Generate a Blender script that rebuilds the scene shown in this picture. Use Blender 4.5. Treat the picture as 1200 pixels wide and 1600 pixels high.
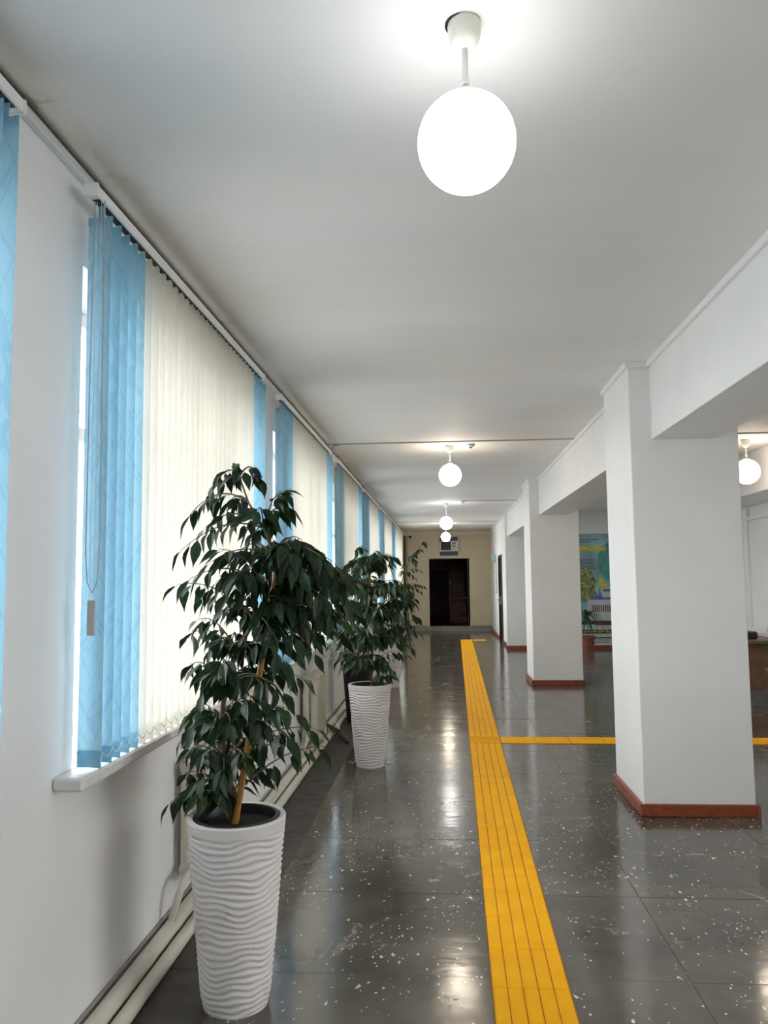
import bpy, bmesh, math, random
from mathutils import Vector, Matrix
PI = math.pi
S = bpy.context.scene
C = S.collection
for o in list(bpy.data.objects): bpy.data.objects.remove(o)

# ------------------------------------------------------------------ camera
FPX, VPX, VPY, ROLL, CH = 1243.0, 692.0, 906.0, math.radians(-0.6), 1.6
_yaw = math.atan((VPX-600)/FPX)
_pit = math.atan((VPY-800)/math.hypot(FPX, VPX-600))
_F = Vector((-math.sin(_yaw)*math.cos(_pit), math.cos(_yaw)*math.cos(_pit), math.sin(_pit)))
_R0 = _F.cross(Vector((0, 0, 1))).normalized(); _U0 = _R0.cross(_F)
_R = _R0*math.cos(ROLL)+_U0*math.sin(ROLL); _U = _U0*math.cos(ROLL)-_R0*math.sin(ROLL)
CAM = Vector((0, 0, CH))
cd = bpy.data.cameras.new('camera'); cam = bpy.data.objects.new('camera', cd); C.objects.link(cam)
cd.sensor_fit = 'HORIZONTAL'; cd.sensor_width = 36; cd.lens = 36*FPX/1200; cd.clip_start = 0.05; cd.clip_end = 300
cam.matrix_world = Matrix(((_R.x, _U.x, -_F.x, 0), (_R.y, _U.y, -_F.y, 0), (_R.z, _U.z, -_F.z, CH), (0, 0, 0, 1)))
S.camera = cam
def at(px, py, axis, val):                      # a pixel's ray met with a plane of the place
    d = _F+_R*((px-600)/FPX)-_U*((py-800)/FPX)
    return CAM+d*((val-CAM[axis])/d[axis])

# ------------------------------------------------------------------ sky, exposure
w = bpy.data.worlds.new('overcast_sky'); S.world = w; w.use_nodes = True
w.node_tree.nodes['Background'].inputs[0].default_value = (0.94, 0.97, 1.0, 1)
w.node_tree.nodes['Background'].inputs[1].default_value = 5.2
S.view_settings.view_transform = 'Standard'; S.view_settings.look = 'None'
S.view_settings.gamma = 1; S.view_settings.use_curve_mapping = False
S.view_settings.exposure = 0.72
S.cycles.max_bounces = 12; S.cycles.diffuse_bounces = 6; S.cycles.glossy_bounces = 4; S.cycles.transmission_bounces = 8
S.cycles.sample_clamp_indirect = 8.0; S.cycles.use_denoising = True
GLOBE = 13.0                                    # radiance of the lit glass globes

# ------------------------------------------------------------------ materials
def nodes(m):
    m.use_nodes = True
    return m.node_tree.nodes, m.node_tree.links
def newmat(n):
    m = bpy.data.materials.new(n); N, L = nodes(m)
    return m, N, L, N['Principled BSDF']
def val(N, kind, **kw):
    n = N.new(kind)
    for k, v in kw.items():
        if k in n.inputs: n.inputs[k].default_value = v
        else: setattr(n, k, v)
    return n
def ramp(N, L, src, p0, c0, p1, c1):
    r = N.new('ShaderNodeValToRGB'); e = r.color_ramp.elements
    e[0].position = p0; e[0].color = (*c0, 1) if len(c0) == 3 else c0
    e[1].position = p1; e[1].color = (*c1, 1) if len(c1) == 3 else c1
    L.new(src, r.inputs[0]); return r
def plain(n, col, rough=0.5, metal=0.0, var=0.06, scale=8.0, bump=0.0, bscale=60.0, spec=0.5):
    m, N, L, b = newmat(n)
    g = N.new('ShaderNodeNewGeometry')
    t = val(N, 'ShaderNodeTexNoise', Scale=scale, Detail=5.0)
    L.new(g.outputs['Position'], t.inputs['Vector'])
    r = ramp(N, L, t.outputs['Fac'], 0.3, [c*(1-var) for c in col], 0.7, [min(1, c*(1+var)) for c in col])
    L.new(r.outputs[0], b.inputs['Base Color'])
    b.inputs['Roughness'].default_value = rough; b.inputs['Metallic'].default_value = metal
    b.inputs['Specular IOR Level'].default_value = spec
    if bump:
        t2 = val(N, 'ShaderNodeTexNoise', Scale=bscale, Detail=4.0)
        L.new(g.outputs['Position'], t2.inputs['Vector'])
        bp = val(N, 'ShaderNodeBump', Strength=bump, Distance=0.002)
        L.new(t2.outputs['Fac'], bp.inputs['Height']); L.new(bp.outputs[0], b.inputs['Normal'])
    return m
M = {}
M['wall'] = plain('white_paint', (0.84, 0.84, 0.83), 0.55, var=0.025, scale=2, bump=0.25, bscale=90)
M['column'] = plain('column_paint', (0.86, 0.86, 0.85), 0.5, var=0.02, scale=3, bump=0.3, bscale=70)
M['cream'] = plain('cream_paint', (0.72, 0.63, 0.47), 0.6, var=0.03, scale=2, bump=0.2)
M['trim'] = plain('white_trim', (0.85, 0.85, 0.84), 0.4, var=0.02)
M['trunk'] = plain('grey_white_plastic', (0.66, 0.67, 0.68), 0.4, var=0.02)
M['red'] = plain('red_brown_paint', (0.26, 0.062, 0.026), 0.4, var=0.25, scale=25, bump=0.5, bscale=40)
M['pvc'] = plain('white_pvc', (0.82, 0.82, 0.82), 0.3, var=0.01)
M['sill'] = plain('chipped_white_sill', (0.74, 0.73, 0.70), 0.5, var=0.08, scale=18, bump=0.4, bscale=30)
M['radiator'] = plain('cream_enamel', (0.70, 0.66, 0.57), 0.38, var=0.05, scale=9, bump=0.25, bscale=40)
M['pipe'] = plain('cream_pipe_paint', (0.68, 0.64, 0.55), 0.35, var=0.06, scale=10, bump=0.3, bscale=45)
M['greyskirt'] = plain('grey_skirting', (0.30, 0.29, 0.27), 0.5, var=0.15, scale=12, bump=0.3)
M['black'] = plain('black_plastic', (0.007, 0.007, 0.008), 0.45, var=0.1)
M['soil'] = plain('soil', (0.018, 0.013, 0.010), 0.95, var=0.5, scale=60, bump=1.0, bscale=120)
M['potwhite'] = plain('white_ribbed_plastic', (0.74, 0.71, 0.69), 0.42, var=0.02)
M['canopy'] = plain('cream_plastic', (0.66, 0.65, 0.58), 0.35, var=0.08, scale=30)
M['rod'] = plain('painted_rod', (0.60, 0.61, 0.59), 0.4)
M['bark'] = plain('ficus_bark', (0.15, 0.10, 0.065), 0.7, var=0.35, scale=40, bump=0.6)
M['twig'] = plain('ficus_twig', (0.10, 0.085, 0.045), 0.6, var=0.3, scale=30)
M['stake'] = plain('varnished_stake', (0.42, 0.19, 0.035), 0.35, var=0.3, scale=22)
M['nozzle'] = plain('brown_rubber', (0.055, 0.035, 0.025), 0.5, var=0.3, scale=30)
M['chrome'] = plain('steel', (0.6, 0.6, 0.6), 0.25, metal=1.0)
M['darkwood'] = plain('dark_wood', (0.028, 0.016, 0.011), 0.35, var=0.4, scale=14)
M['redwood'] = plain('red_brown_steps', (0.13, 0.022, 0.016), 0.4, var=0.25, scale=14)
M['nosing'] = plain('worn_nosing', (0.40, 0.27, 0.24), 0.5)
M['orange'] = plain('orange_varnish', (0.50, 0.20, 0.06), 0.35, var=0.15)
M['pinkish'] = plain('pink_beige_paint', (0.55, 0.38, 0.31), 0.5)
M['stairpaint'] = plain('brown_oil_paint', (0.20, 0.13, 0.09), 0.5, var=0.1, scale=4)
M['woodtable'] = plain('brown_table_wood', (0.20, 0.105, 0.06), 0.4, var=0.25, scale=10)
M['blue'] = plain('dark_blue_plastic', (0.012, 0.016, 0.16), 0.35)
M['terracotta'] = plain('terracotta', (0.24, 0.065, 0.035), 0.6, var=0.15)
M['cyan'] = plain('blue_grey_plastic', (0.28, 0.45, 0.50), 0.35)
M['tvblue'] = plain('deep_blue_panel', (0.006, 0.045, 0.11), 0.4)
M['tvscreen'] = plain('dark_screen', (0.012, 0.018, 0.02), 0.5, var=0.9, scale=14)
M['paper'] = plain('white_paper', (0.78, 0.78, 0.76), 0.6)
M['redink'] = plain('red_ink', (0.35, 0.03, 0.03), 0.6)
M['greyink'] = plain('grey_ink', (0.12, 0.14, 0.18), 0.6)
M['yellowink'] = plain('yellow_ink', (0.62, 0.52, 0.05), 0.5, var=0.3, scale=20)
M['brownpipe'] = plain('brown_pipe_paint', (0.12, 0.06, 0.035), 0.5)
M['bead'] = plain('clear_white_bead', (0.75, 0.76, 0.78), 0.25)
M['weight'] = plain('grey_weight', (0.42, 0.40, 0.39), 0.4)
M['cable'] = plain('grey_cable_duct', (0.45, 0.43, 0.40), 0.5)
M['asphalt'] = plain('pale_ground', (0.35, 0.35, 0.35), 0.9)

def ceiling_mat():
    m, N, L, b = newmat('whitewashed_ceiling')
    g = N.new('ShaderNodeNewGeometry')
    t = val(N, 'ShaderNodeTexNoise', Scale=0.9, Detail=6.0)
    mp = N.new('ShaderNodeMapping'); mp.inputs['Scale'].default_value = (0.5, 1.6, 1)
    L.new(g.outputs['Position'], mp.inputs[0]); L.new(mp.outputs[0], t.inputs['Vector'])
    r = ramp(N, L, t.outputs['Fac'], 0.3, (0.76, 0.765, 0.76), 0.7, (0.83, 0.83, 0.82))
    # yellowed damp band with flaking patches beside the window wall
    sp = N.new('ShaderNodeSeparateXYZ'); L.new(g.outputs['Position'], sp.inputs[0])
    t2 = val(N, 'ShaderNodeTexNoise', Scale=5.0, Detail=6.0); L.new(g.outputs['Position'], t2.inputs['Vector'])
    ma = val(N, 'ShaderNodeMath', operation='MULTIPLY_ADD'); ma.inputs[1].default_value = 0.22; L.new(t2.outputs['Fac'], ma.inputs[0]); L.new(sp.outputs['X'], ma.inputs[2])
    rs = ramp(N, L, ma.outputs[0], 0.0, (1, 1, 1), 1.0, (0, 0, 0))
    mr = val(N, 'ShaderNodeMapRange'); mr.inputs['From Min'].default_value = -1.2; mr.inputs['From Max'].default_value = -1.03
    L.new(ma.outputs[0], mr.inputs['Value']); L.new(mr.outputs[0], rs.inputs[0])
    mx = N.new('ShaderNodeMix'); mx.data_type = 'RGBA'
    L.new(rs.outputs[0], mx.inputs['Factor']); L.new(r.outputs[0], mx.inputs['A']); mx.inputs['B'].default_value = (0.70, 0.67, 0.58, 1)
    t4 = val(N, 'ShaderNodeTexNoise', Scale=3.2, Detail=7.0, Roughness=0.65); L.new(g.outputs['Position'], t4.inputs['Vector'])
    fl = ramp(N, L, t4.outputs['Fac'], 0.585, (0, 0, 0), 0.61, (1, 1, 1))
    fm = val(N, 'ShaderNodeMath', operation='MULTIPLY'); L.new(fl.outputs[0], fm.inputs[0]); L.new(rs.outputs[0], fm.inputs[1])
    mx3 = N.new('ShaderNodeMix'); mx3.data_type = 'RGBA'; L.new(fm.outputs[0], mx3.inputs['Factor']); L.new(mx.outputs['Result'], mx3.inputs['A']); mx3.inputs['B'].default_value = (0.50, 0.48, 0.43, 1)
    L.new(mx3.outputs['Result'], b.inputs['Base Color'])
    b.inputs['Roughness'].default_value = 0.7
    t3 = val(N, 'ShaderNodeTexNoise', Scale=45.0, Detail=4.0); L.new(g.outputs['Position'], t3.inputs['Vector'])
    bp = val(N, 'ShaderNodeBump', Strength=0.2, Distance=0.002); L.new(t3.outputs['Fac'], bp.inputs['Height']); L.new(bp.outputs[0], b.inputs['Normal'])
    return m
M['ceiling'] = ceiling_mat()

def floor_mat():
    m, N, L, b = newmat('polished_terrazzo_concrete')
    g = N.new('ShaderNodeNewGeometry'); P = g.outputs['Position']
    n1 = val(N, 'ShaderNodeTexNoise', Scale=1.3, Detail=8.0, Roughness=0.6); L.new(P, n1.inputs['Vector'])
    base = ramp(N, L, n1.outputs['Fac'], 0.3, (0.048, 0.041, 0.032), 0.70, (0.150, 0.130, 0.102))
    # worn lighter scuffs
    n2 = val(N, 'ShaderNodeTexNoise', Scale=2.6, Detail=10.0, Roughness=0.72, Distortion=1.6); L.new(P, n2.inputs['Vector'])
    sc = ramp(N, L, n2.outputs['Fac'], 0.585, (0, 0, 0), 0.68, (1, 1, 1))
    mx1 = N.new('ShaderNodeMix'); mx1.data_type = 'RGBA'; L.new(sc.outputs[0], mx1.inputs['Factor'])
    L.new(base.outputs[0], mx1.inputs['A']); mx1.inputs['B'].default_value = (0.19, 0.17, 0.14, 1)
    # white marble chips: two sizes of angular cells, clustered by a density noise
    nd = val(N, 'ShaderNodeTexNoise', Scale=38.0, Detail=3.0); L.new(P, nd.inputs['Vector'])
    n3 = val(N, 'ShaderNodeTexNoise', Scale=1.9, Detail=4.0); L.new(P, n3.inputs['Vector'])
    last = mx1.outputs['Result']
    for (sc_, asp, rot, hi, lo, s0, s1) in ((26.0, 0.55, 0.7, 0.985, 0.74, 0.04, 0.135), (58.0, 0.6, -0.4, 0.98, 0.74, 0.06, 0.18)):
        mp = N.new('ShaderNodeMapping'); mp.inputs['Scale'].default_value = (1.0, asp, 1); mp.inputs['Rotation'].default_value = (0, 0, rot); L.new(P, mp.inputs[0])
        va = val(N, 'ShaderNodeVectorMath', operation='MULTIPLY_ADD'); va.inputs[1].default_value = (0.022, 0.022, 0.0); L.new(nd.outputs['Color'], va.inputs[0]); L.new(mp.outputs[0], va.inputs[2])
        v = val(N, 'ShaderNodeTexVoronoi', Scale=sc_, Randomness=1.0); v.voronoi_dimensions = '2D'; v.distance = 'CHEBYCHEV'; L.new(va.outputs[0], v.inputs['Vector'])
        sepc = N.new('ShaderNodeSeparateColor'); L.new(v.outputs['Color'], sepc.inputs[0])
        dm = val(N, 'ShaderNodeMapRange'); dm.inputs['From Min'].default_value = 0.42; dm.inputs['From Max'].default_value = 0.72
        dm.inputs['To Min'].default_value = hi; dm.inputs['To Max'].default_value = lo; L.new(n3.outputs['Fac'], dm.inputs['Value'])
        gt = val(N, 'ShaderNodeMath', operation='GREATER_THAN'); L.new(sepc.outputs[0], gt.inputs[0]); L.new(dm.outputs[0], gt.inputs[1])
        sz = val(N, 'ShaderNodeMath', operation='MULTIPLY_ADD'); sz.inputs[1].default_value = s1; sz.inputs[2].default_value = s0; L.new(sepc.outputs[1], sz.inputs[0])
        lt = val(N, 'ShaderNodeMath', operation='LESS_THAN'); L.new(v.outputs['Distance'], lt.inputs[0]); L.new(sz.outputs[0], lt.inputs[1])
        ch = val(N, 'ShaderNodeMath', operation='MULTIPLY'); L.new(gt.outputs[0], ch.inputs[0]); L.new(lt.outputs[0], ch.inputs[1])
        mx2 = N.new('ShaderNodeMix'); mx2.data_type = 'RGBA'; L.new(ch.outputs[0], mx2.inputs['Factor'])
        L.new(last, mx2.inputs['A']); mx2.inputs['B'].default_value = (0.66, 0.63, 0.56, 1); last = mx2.outputs['Result']
    L.new(mx2.outputs['Result'], b.inputs['Base Color'])
    ra = val(N, 'ShaderNodeMapRange'); ra.inputs['To Min'].default_value = 0.04; ra.inputs['To Max'].default_value = 0.24
    n4 = val(N, 'ShaderNodeTexNoise', Scale=3.0, Detail=6.0); L.new(P, n4.inputs['Vector']); L.new(n4.outputs['Fac'], ra.inputs['Value'])
    rr = val(N, 'ShaderNodeMath', operation='MULTIPLY_ADD'); rr.inputs[1].default_value = 0.25; L.new(sc.outputs[0], rr.inputs[0]); L.new(ra.outputs[0], rr.inputs[2])
    L.new(rr.outputs[0], b.inputs['Roughness'])
    b.inputs['Specular IOR Level'].default_value = 0.7
    n5 = val(N, 'ShaderNodeTexNoise', Scale=5.0, Detail=3.0); mpb = N.new('ShaderNodeMapping'); mpb.inputs['Scale'].default_value = (0.6, 1.0, 1); L.new(P, mpb.inputs[0]); L.new(mpb.outputs[0], n5.inputs['Vector'])
    bp = val(N, 'ShaderNodeBump', Strength=0.24, Distance=0.01); L.new(n5.outputs['Fac'], bp.inputs['Height']); L.new(bp.outputs[0], b.inputs['Normal'])
    return m
M['floor'] = floor_mat()
M['joint'] = plain('worn_joint', (0.13, 0.115, 0.095), 0.8, var=0.3)
def edgefloor():
    return plain('rough_edge_concrete', (0.060, 0.051, 0.042), 0.55, var=0.45, scale=9, bump=0.6, bscale=35)
M['edgefloor'] = edgefloor()

def tactile_mat():
    m, N, L, b = newmat('yellow_tactile_rubber')
    g = N.new('ShaderNodeNewGeometry')
    n1 = val(N, 'ShaderNodeTexNoise', Scale=7.0, Detail=6.0); L.new(g.outputs['Position'], n1.inputs['Vector'])
    base = ramp(N, L, n1.outputs['Fac'], 0.3, (0.90, 0.40, 0.002), 0.7, (0.98, 0.49, 0.003))
    mp = N.new('ShaderNodeMapping'); mp.inputs['Scale'].default_value = (14, 2.2, 1); mp.inputs['Rotation'].default_value = (0, 0, 0.12); L.new(g.outputs['Position'], mp.inputs[0])
    n2 = val(N, 'ShaderNodeTexNoise', Scale=1.2, Detail=3.0, Distortion=0.6); L.new(mp.outputs[0], n2.inputs['Vector'])
    sc = ramp(N, L, n2.outputs['Fac'], 0.735, (0, 0, 0), 0.76, (1, 1, 1))
    mx = N.new('ShaderNodeMix'); mx.data_type = 'RGBA'; L.new(sc.outputs[0], mx.inputs['Factor']); L.new(base.outputs[0], mx.inputs['A']); mx.inputs['B'].default_value = (0.10, 0.05, 0.015, 1)
    L.new(mx.outputs['Result'], b.inputs['Base Color']); b.inputs['Roughness'].default_value = 0.6; b.inputs['Specular IOR Level'].default_value = 0.18
    return m
M['yellow'] = tactile_mat()
M['yellowgap'] = plain('dirty_yellow', (0.33, 0.14, 0.006), 0.7, var=0.3)

def slat_mat(n, col, dark, trans):
    m, N, L, b = newmat(n); N.remove(b); out = N['Material Output']
    tc = N.new('ShaderNodeTexCoord')
    oi = N.new('ShaderNodeObjectInfo')
    mp = N.new('ShaderNodeMapping'); mp.inputs['Scale'].default_value = (1, 1, 0.42)
    ad = val(N, 'ShaderNodeVectorMath', operation='ADD'); L.new(tc.outputs['Object'], ad.inputs[0])
    cm = N.new('ShaderNodeCombineXYZ'); L.new(oi.outputs['Random'], cm.inputs[2]); L.new(cm.outputs[0], ad.inputs[1]); L.new(ad.outputs[0], mp.inputs[0])
    masks = []
    for k, rot in enumerate((0.45, -0.5)):
        m2 = N.new('ShaderNodeMapping'); m2.inputs['Rotation'].default_value = (0, rot, 0); m2.inputs['Location'].default_value = (k*3.1, 0, k*1.7); L.new(ad.outputs[0], m2.inputs[0])
        m3 = N.new('ShaderNodeMapping'); m3.inputs['Scale'].default_value = (9.5, 1, 1.55); L.new(m2.outputs[0], m3.inputs[0])
        wv = val(N, 'ShaderNodeTexNoise', Scale=4.2, Detail=1.0, Distortion=0.8); L.new(m3.outputs[0], wv.inputs['Vector'])
        rk = ramp(N, L, wv.outputs['Fac'], 0.57, (0, 0, 0), 0.62, (1, 1, 1)); masks.append(rk)
    mxm = val(N, 'ShaderNodeMath', operation='MAXIMUM'); L.new(masks[0].outputs[0], mxm.inputs[0]); L.new(masks[1].outputs[0], mxm.inputs[1])
    rp = ramp(N, L, mxm.outputs[0], 0.0, col, 1.0, dark)
    df = N.new('ShaderNodeBsdfDiffuse'); tr = N.new('ShaderNodeBsdfTranslucent')
    L.new(rp.outputs[0], df.inputs[0]); L.new(rp.outputs[0], tr.inputs[0])
    mx = N.new('ShaderNodeMixShader'); mx.inputs[0].default_value = trans
    L.new(df.outputs[0], mx.inputs[1]); L.new(tr.outputs[0], mx.inputs[2]); L.new(mx.outputs[0], out.inputs[0])
    return m
M['slatblue'] = slat_mat('blue_jacquard_slat', (0.385, 0.635, 0.765), (0.33, 0.575, 0.72), 0.5)
M['slatwhite'] = slat_mat('cream_jacquard_slat', (0.76, 0.745, 0.675), (0.735, 0.72, 0.65), 0.5)
def glass_mat():
    m, N, L, b = newmat('clear_window_glass'); N.remove(b); out = N['Material Output']
    t = N.new('ShaderNodeBsdfTransparent'); gl = N.new('ShaderNodeBsdfGlossy'); gl.inputs['Roughness'].default_value = 0.02
    mx = N.new('ShaderNodeMixShader'); fr = N.new('ShaderNodeFresnel'); fr.inputs[0].default_value = 1.45
    L.new(fr.outputs[0], mx.inputs[0]); L.new(t.outputs[0], mx.inputs[1]); L.new(gl.outputs[0], mx.inputs[2]); L.new(mx.outputs[0], out.inputs[0])
    return m
M['glass'] = glass_mat()
def leaf_mat(n, c0, c1, tr_=0.22):
    m, N, L, b = newmat(n); out = N['Material Output']
    oi = N.new('ShaderNodeObjectInfo'); g = N.new('ShaderNodeNewGeometry')
    t = val(N, 'ShaderNodeTexNoise', Scale=14.0, Detail=2.0); L.new(g.outputs['Position'], t.inputs['Vector'])
    ad = val(N, 'ShaderNodeMath', operation='MULTIPLY_ADD'); ad.inputs[1].default_value = 0.45; L.new(oi.outputs['Random'], ad.inputs[0]); L.new(t.outputs['Fac'], ad.inputs[2])
    r = ramp(N, L, ad.outputs[0], 0.35, c0, 1.05, c1)
    L.new(r.outputs[0], b.inputs['Base Color']); b.inputs['Roughness'].default_value = 0.36; b.inputs['Specular IOR Level'].default_value = 0.35
    tl = N.new('ShaderNodeBsdfTranslucent'); L.new(r.outputs[0], tl.inputs[0])
    mx = N.new('ShaderNodeMixShader'); mx.inputs[0].default_value = tr_
    L.new(b.outputs[0], mx.inputs[1]); L.new(tl.outputs[0], mx.inputs[2]); L.new(mx.outputs[0], out.inputs[0])
    return m
M['leaf'] = leaf_mat('ficus_leaf', (0.006, 0.017, 0.008), (0.026, 0.062, 0.013))
M['palm'] = leaf_mat('dracaena_leaf', (0.015, 0.035, 0.015), (0.04, 0.09, 0.03))
M['houseplant'] = leaf_mat('houseplant_leaf', (0.03, 0.10, 0.02), (0.09, 0.24, 0.06))
def globe_mat(n, col, s):
    m, N, L, b = newmat(n); N.remove(b); e = N.new('ShaderNodeEmission')
    e.inputs[0].default_value = (*col, 1); e.inputs[1].default_value = s; L.new(e.outputs[0], N['Material Output'].inputs[0]); return m
M['globe_cool'] = globe_mat('lit_opal_glass_cool', (1.0, 0.98, 0.95), GLOBE*0.8)
M['globe_first'] = globe_mat('lit_opal_glass_neutral', (1.0, 0.99, 0.97), GLOBE*0.45)
M['globe_hall'] = globe_mat('lit_opal_glass_dim', (1.0, 0.84, 0.66), GLOBE*0.8)
M['globe_warm'] = globe_mat('lit_opal_glass_warm', (1.0, 0.86, 0.68), GLOBE*1.1)

# ------------------------------------------------------------------ mesh builder
class MB:
    def __init__(s): s.v = []; s.f = []
    def box(s, x0, x1, y0, y1, z0, z1, m=None):
        k = len(s.v); P = [(x, y, z) for z in (z0, z1) for y in (y0, y1) for x in (x0, x1)]
        if m: P = [tuple(m @ Vector(p)) for p in P]
        s.v += P
        s.f += [tuple(k+i for i in q) for q in ((0, 2, 3, 1), (4, 5, 7, 6), (0, 1, 5, 4), (2, 6, 7, 3), (0, 4, 6, 2), (1, 3, 7, 5))]
        return s
    def bbox(s, x0, x1, y0, y1, z0, z1, b=0.004, m=None):     # box with chamfered edges
        bm = bmesh.new(); bmesh.ops.create_cube(bm, size=1)
        for v in bm.verts: v.co = Vector(((x0+x1)/2+v.co.x*(x1-x0), (y0+y1)/2+v.co.y*(y1-y0), (z0+z1)/2+v.co.z*(z1-z0)))
        bmesh.ops.bevel(bm, geom=bm.edges[:], offset=b, segments=1, affect='EDGES')
        k = len(s.v); bm.verts.index_update()
        s.v += [tuple(m @ v.co) if m else tuple(v.co) for v in bm.verts]
        s.f += [tuple(k+v.index for v in f.verts) for f in bm.faces]; bm.free(); return s
    def tube(s, path, r, n=8, cap=True):
        P = [Vector(p) for p in path]; R = r if isinstance(r, (list, tuple)) else [r]*len(P)
        k = len(s.v); ref = None
        for i, p in enumerate(P):
            d = (P[min(i+1, len(P)-1)]-P[max(i-1, 0)]).normalized()
            if ref is None:
                ref = d.orthogonal().normalized()
            ref = (ref-d*ref.dot(d)).normalized(); q = d.cross(ref)
            for j in range(n):
                a = 2*PI*j/n; s.v.append(tuple(p+(ref*math.cos(a)+q*math.sin(a))*R[i]))
        for i in range(len(P)-1):
            for j in range(n):
                a = k+i*n+j; b = k+i*n+(j+1) % n; s.f.append((a, b, b+n, a+n))
        if cap:
            s.f.append(tuple(k+j for j in reversed(range(n)))); e = k+(len(P)-1)*n; s.f.append(tuple(e+j for j in range(n)))
        return s
    def lathe(s, prof, n=32, c=(0, 0, 0), closed=False):
        k = len(s.v)
        for (r, z) in prof:
            for j in range(n):
                a = 2*PI*j/n; s.v.append((c[0]+r*math.cos(a), c[1]+r*math.sin(a), c[2]+z))
        for i in range(len(prof)-1):
            for j in range(n):
                a = k+i*n+j; b = k+i*n+(j+1) % n; s.f.append((a, b, b+n, a+n))
        if closed:
            s.f.append(tuple(k+j for j in reversed(range(n)))); e = k+(len(prof)-1)*n; s.f.append(tuple(e+j for j in range(n)))
        return s
    def poly(s, pts):
        k = len(s.v); s.v += [tuple(p) for p in pts]; s.f.append(tuple(range(k, k+len(pts)))); return s
    def prism(s, pts, d):                       # outline extruded along vector d
        k = len(s.v); n = len(pts); d = Vector(d)
        s.v += [tuple(p) for p in pts]+[tuple(Vector(p)+d) for p in pts]
        s.f.append(tuple(k+i for i in reversed(range(n)))); s.f.append(tuple(k+n+i for i in range(n)))
        for i in range(n): s.f.append((k+i, k+(i+1) % n, k+n+(i+1) % n, k+n+i))
        return s
    def mesh(s, name, mat, smooth=False):
        me = bpy.data.meshes.new(name); me.from_pydata(s.v, [], s.f); me.update()
        bm = bmesh.new(); bm.from_mesh(me); bmesh.ops.recalc_face_normals(bm, faces=bm.faces[:]); bm.to_mesh(me); bm.free()
        for mm in (mat if isinstance(mat, list) else [mat]): me.materials.append(M[mm] if isinstance(mm, str) else mm)
        if smooth:
            me.polygons.foreach_set('use_smooth', [True]*len(me.polygons))
            try: me.set_sharp_from_angle(angle=math.radians(40))
            except Exception: pass
        return me
    def build(s, name, mat, parent=None, smooth=False, local=False):
        if parent is not None and not local:
            o_ = root_loc(parent); s.v = [(a-o_.x, b-o_.y, c-o_.z) for a, b, c in s.v]
        return link(name, s.mesh(name, mat, smooth), parent)
def root_loc(o):
    p = Vector((0, 0, 0))
    while o is not None: p += o.location; o = o.parent
    return p
def link(name, me, parent=None, loc=(0, 0, 0)):
    o = bpy.data.objects.new(name, me); C.objects.link(o); o.parent = parent; o.location = loc; return o
def tag(o, label, cat, group=None):
    o['label'] = label; o['category'] = cat
    if group: o['group'] = group
    return o
def thing(name, label, cat, loc=(0, 0, 0), group=None):
    return tag(link(name, None, None, loc), label, cat, group)
def struct(name, mb, mat, label=None, cat=None, parent=None):
    o = mb.build(name, mat, parent); o['kind'] = 'structure'
    if label: o['label'] = label
    if cat: o['category'] = cat
    return o

# ------------------------------------------------------------------ dimensions (metres)
ZC = 3.11; XW = -1.30; XG = -1.56; YB = -6.0; YE = 25.0
XCOL0, XCOL1, XBEAM0, XBEAM1, ZBEAM = 1.315, 2.05, 1.46, 1.90, 2.555
COLS = [(5.615, 6.46), (12.2, 13.08)]
Y3 = 18.35; XR = 4.45
WIN = [(-4.4, -1.8), (-0.55, 2.12), (2.74, 5.36), (6.0, 8.62), (9.28, 11.92), (12.56, 15.2), (15.84, 18.5), (19.1, 22.9)]
ZW0, ZW1 = 0.97, 2.76

# ------------------------------------------------------------------ floor
ROW0, PITCH, NROW = 1.67, 0.85, 14
YF0, YF1 = ROW0, ROW0+PITCH*NROW
colX = [XW, -0.90, 0.95, 1.86, 2.77, 3.68, XR]
fb = MB(); fb.box(XW-0.3, XR+0.2, YB-0.2, YF0, -0.2, 0); fb.box(XW-0.3, XR+0.2, YF1, YE+0.1, -0.2, 0); fb.box(XW-0.3, XR+0.2, YF0, YF1, -0.2, -0.006)
floor = struct('floor', fb, 'floor', 'dark polished concrete floor with white chips', 'floor')
jb = MB(); jb.box(XW, XR, YF0, YF1, -0.0065, -0.0022).build('joint_bed', 'joint', floor)
rnd = random.Random(4)
smesh = {}
for ci in range(len(colX)-1):
    wdt = colX[ci+1]-colX[ci]
    g = 0.0016
    sm = MB().bbox(g, wdt-g, g, PITCH-g, -0.02, 0.0, 0.0012).mesh('slab', 'edgefloor' if ci == 0 else 'floor')
    for r in range(NROW):
        o = link('slab', sm, floor, (colX[ci], ROW0+r*PITCH, rnd.uniform(-0.0006, 0.0006)))
        o.rotation_euler = (rnd.uniform(-.0008, .0008), rnd.uniform(-.0006, .0006), 0)

# ------------------------------------------------------------------ ceiling, walls
struct('ceiling', MB().box(XW-0.3, XR+0.2, YB-0.2, YE+0.1, ZC, ZC+0.2), 'ceiling', 'whitewashed flat ceiling', 'ceiling')
wl = MB()
edges = [YB]+[e for a in WIN for e in a]+[YE+0.1]
for i in range(0, len(edges), 2): wl.box(XG-0.06, XW, edges[i], edges[i+1], 0, ZC)
for a, b in WIN:
    wl.box(XG-0.06, XW, a, b, 0, ZW0-0.055); wl.box(XG-0.06, XW, a, b, ZW1, ZC)
wall_left = struct('wall_left', wl, 'wall', 'white painted window wall', 'wall')
struct('wall_behind', MB().box(XW-0.3, XR+0.2, YB-0.2, YB, 0, ZC), 'wall', 'white wall behind the viewer', 'wall')
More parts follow.
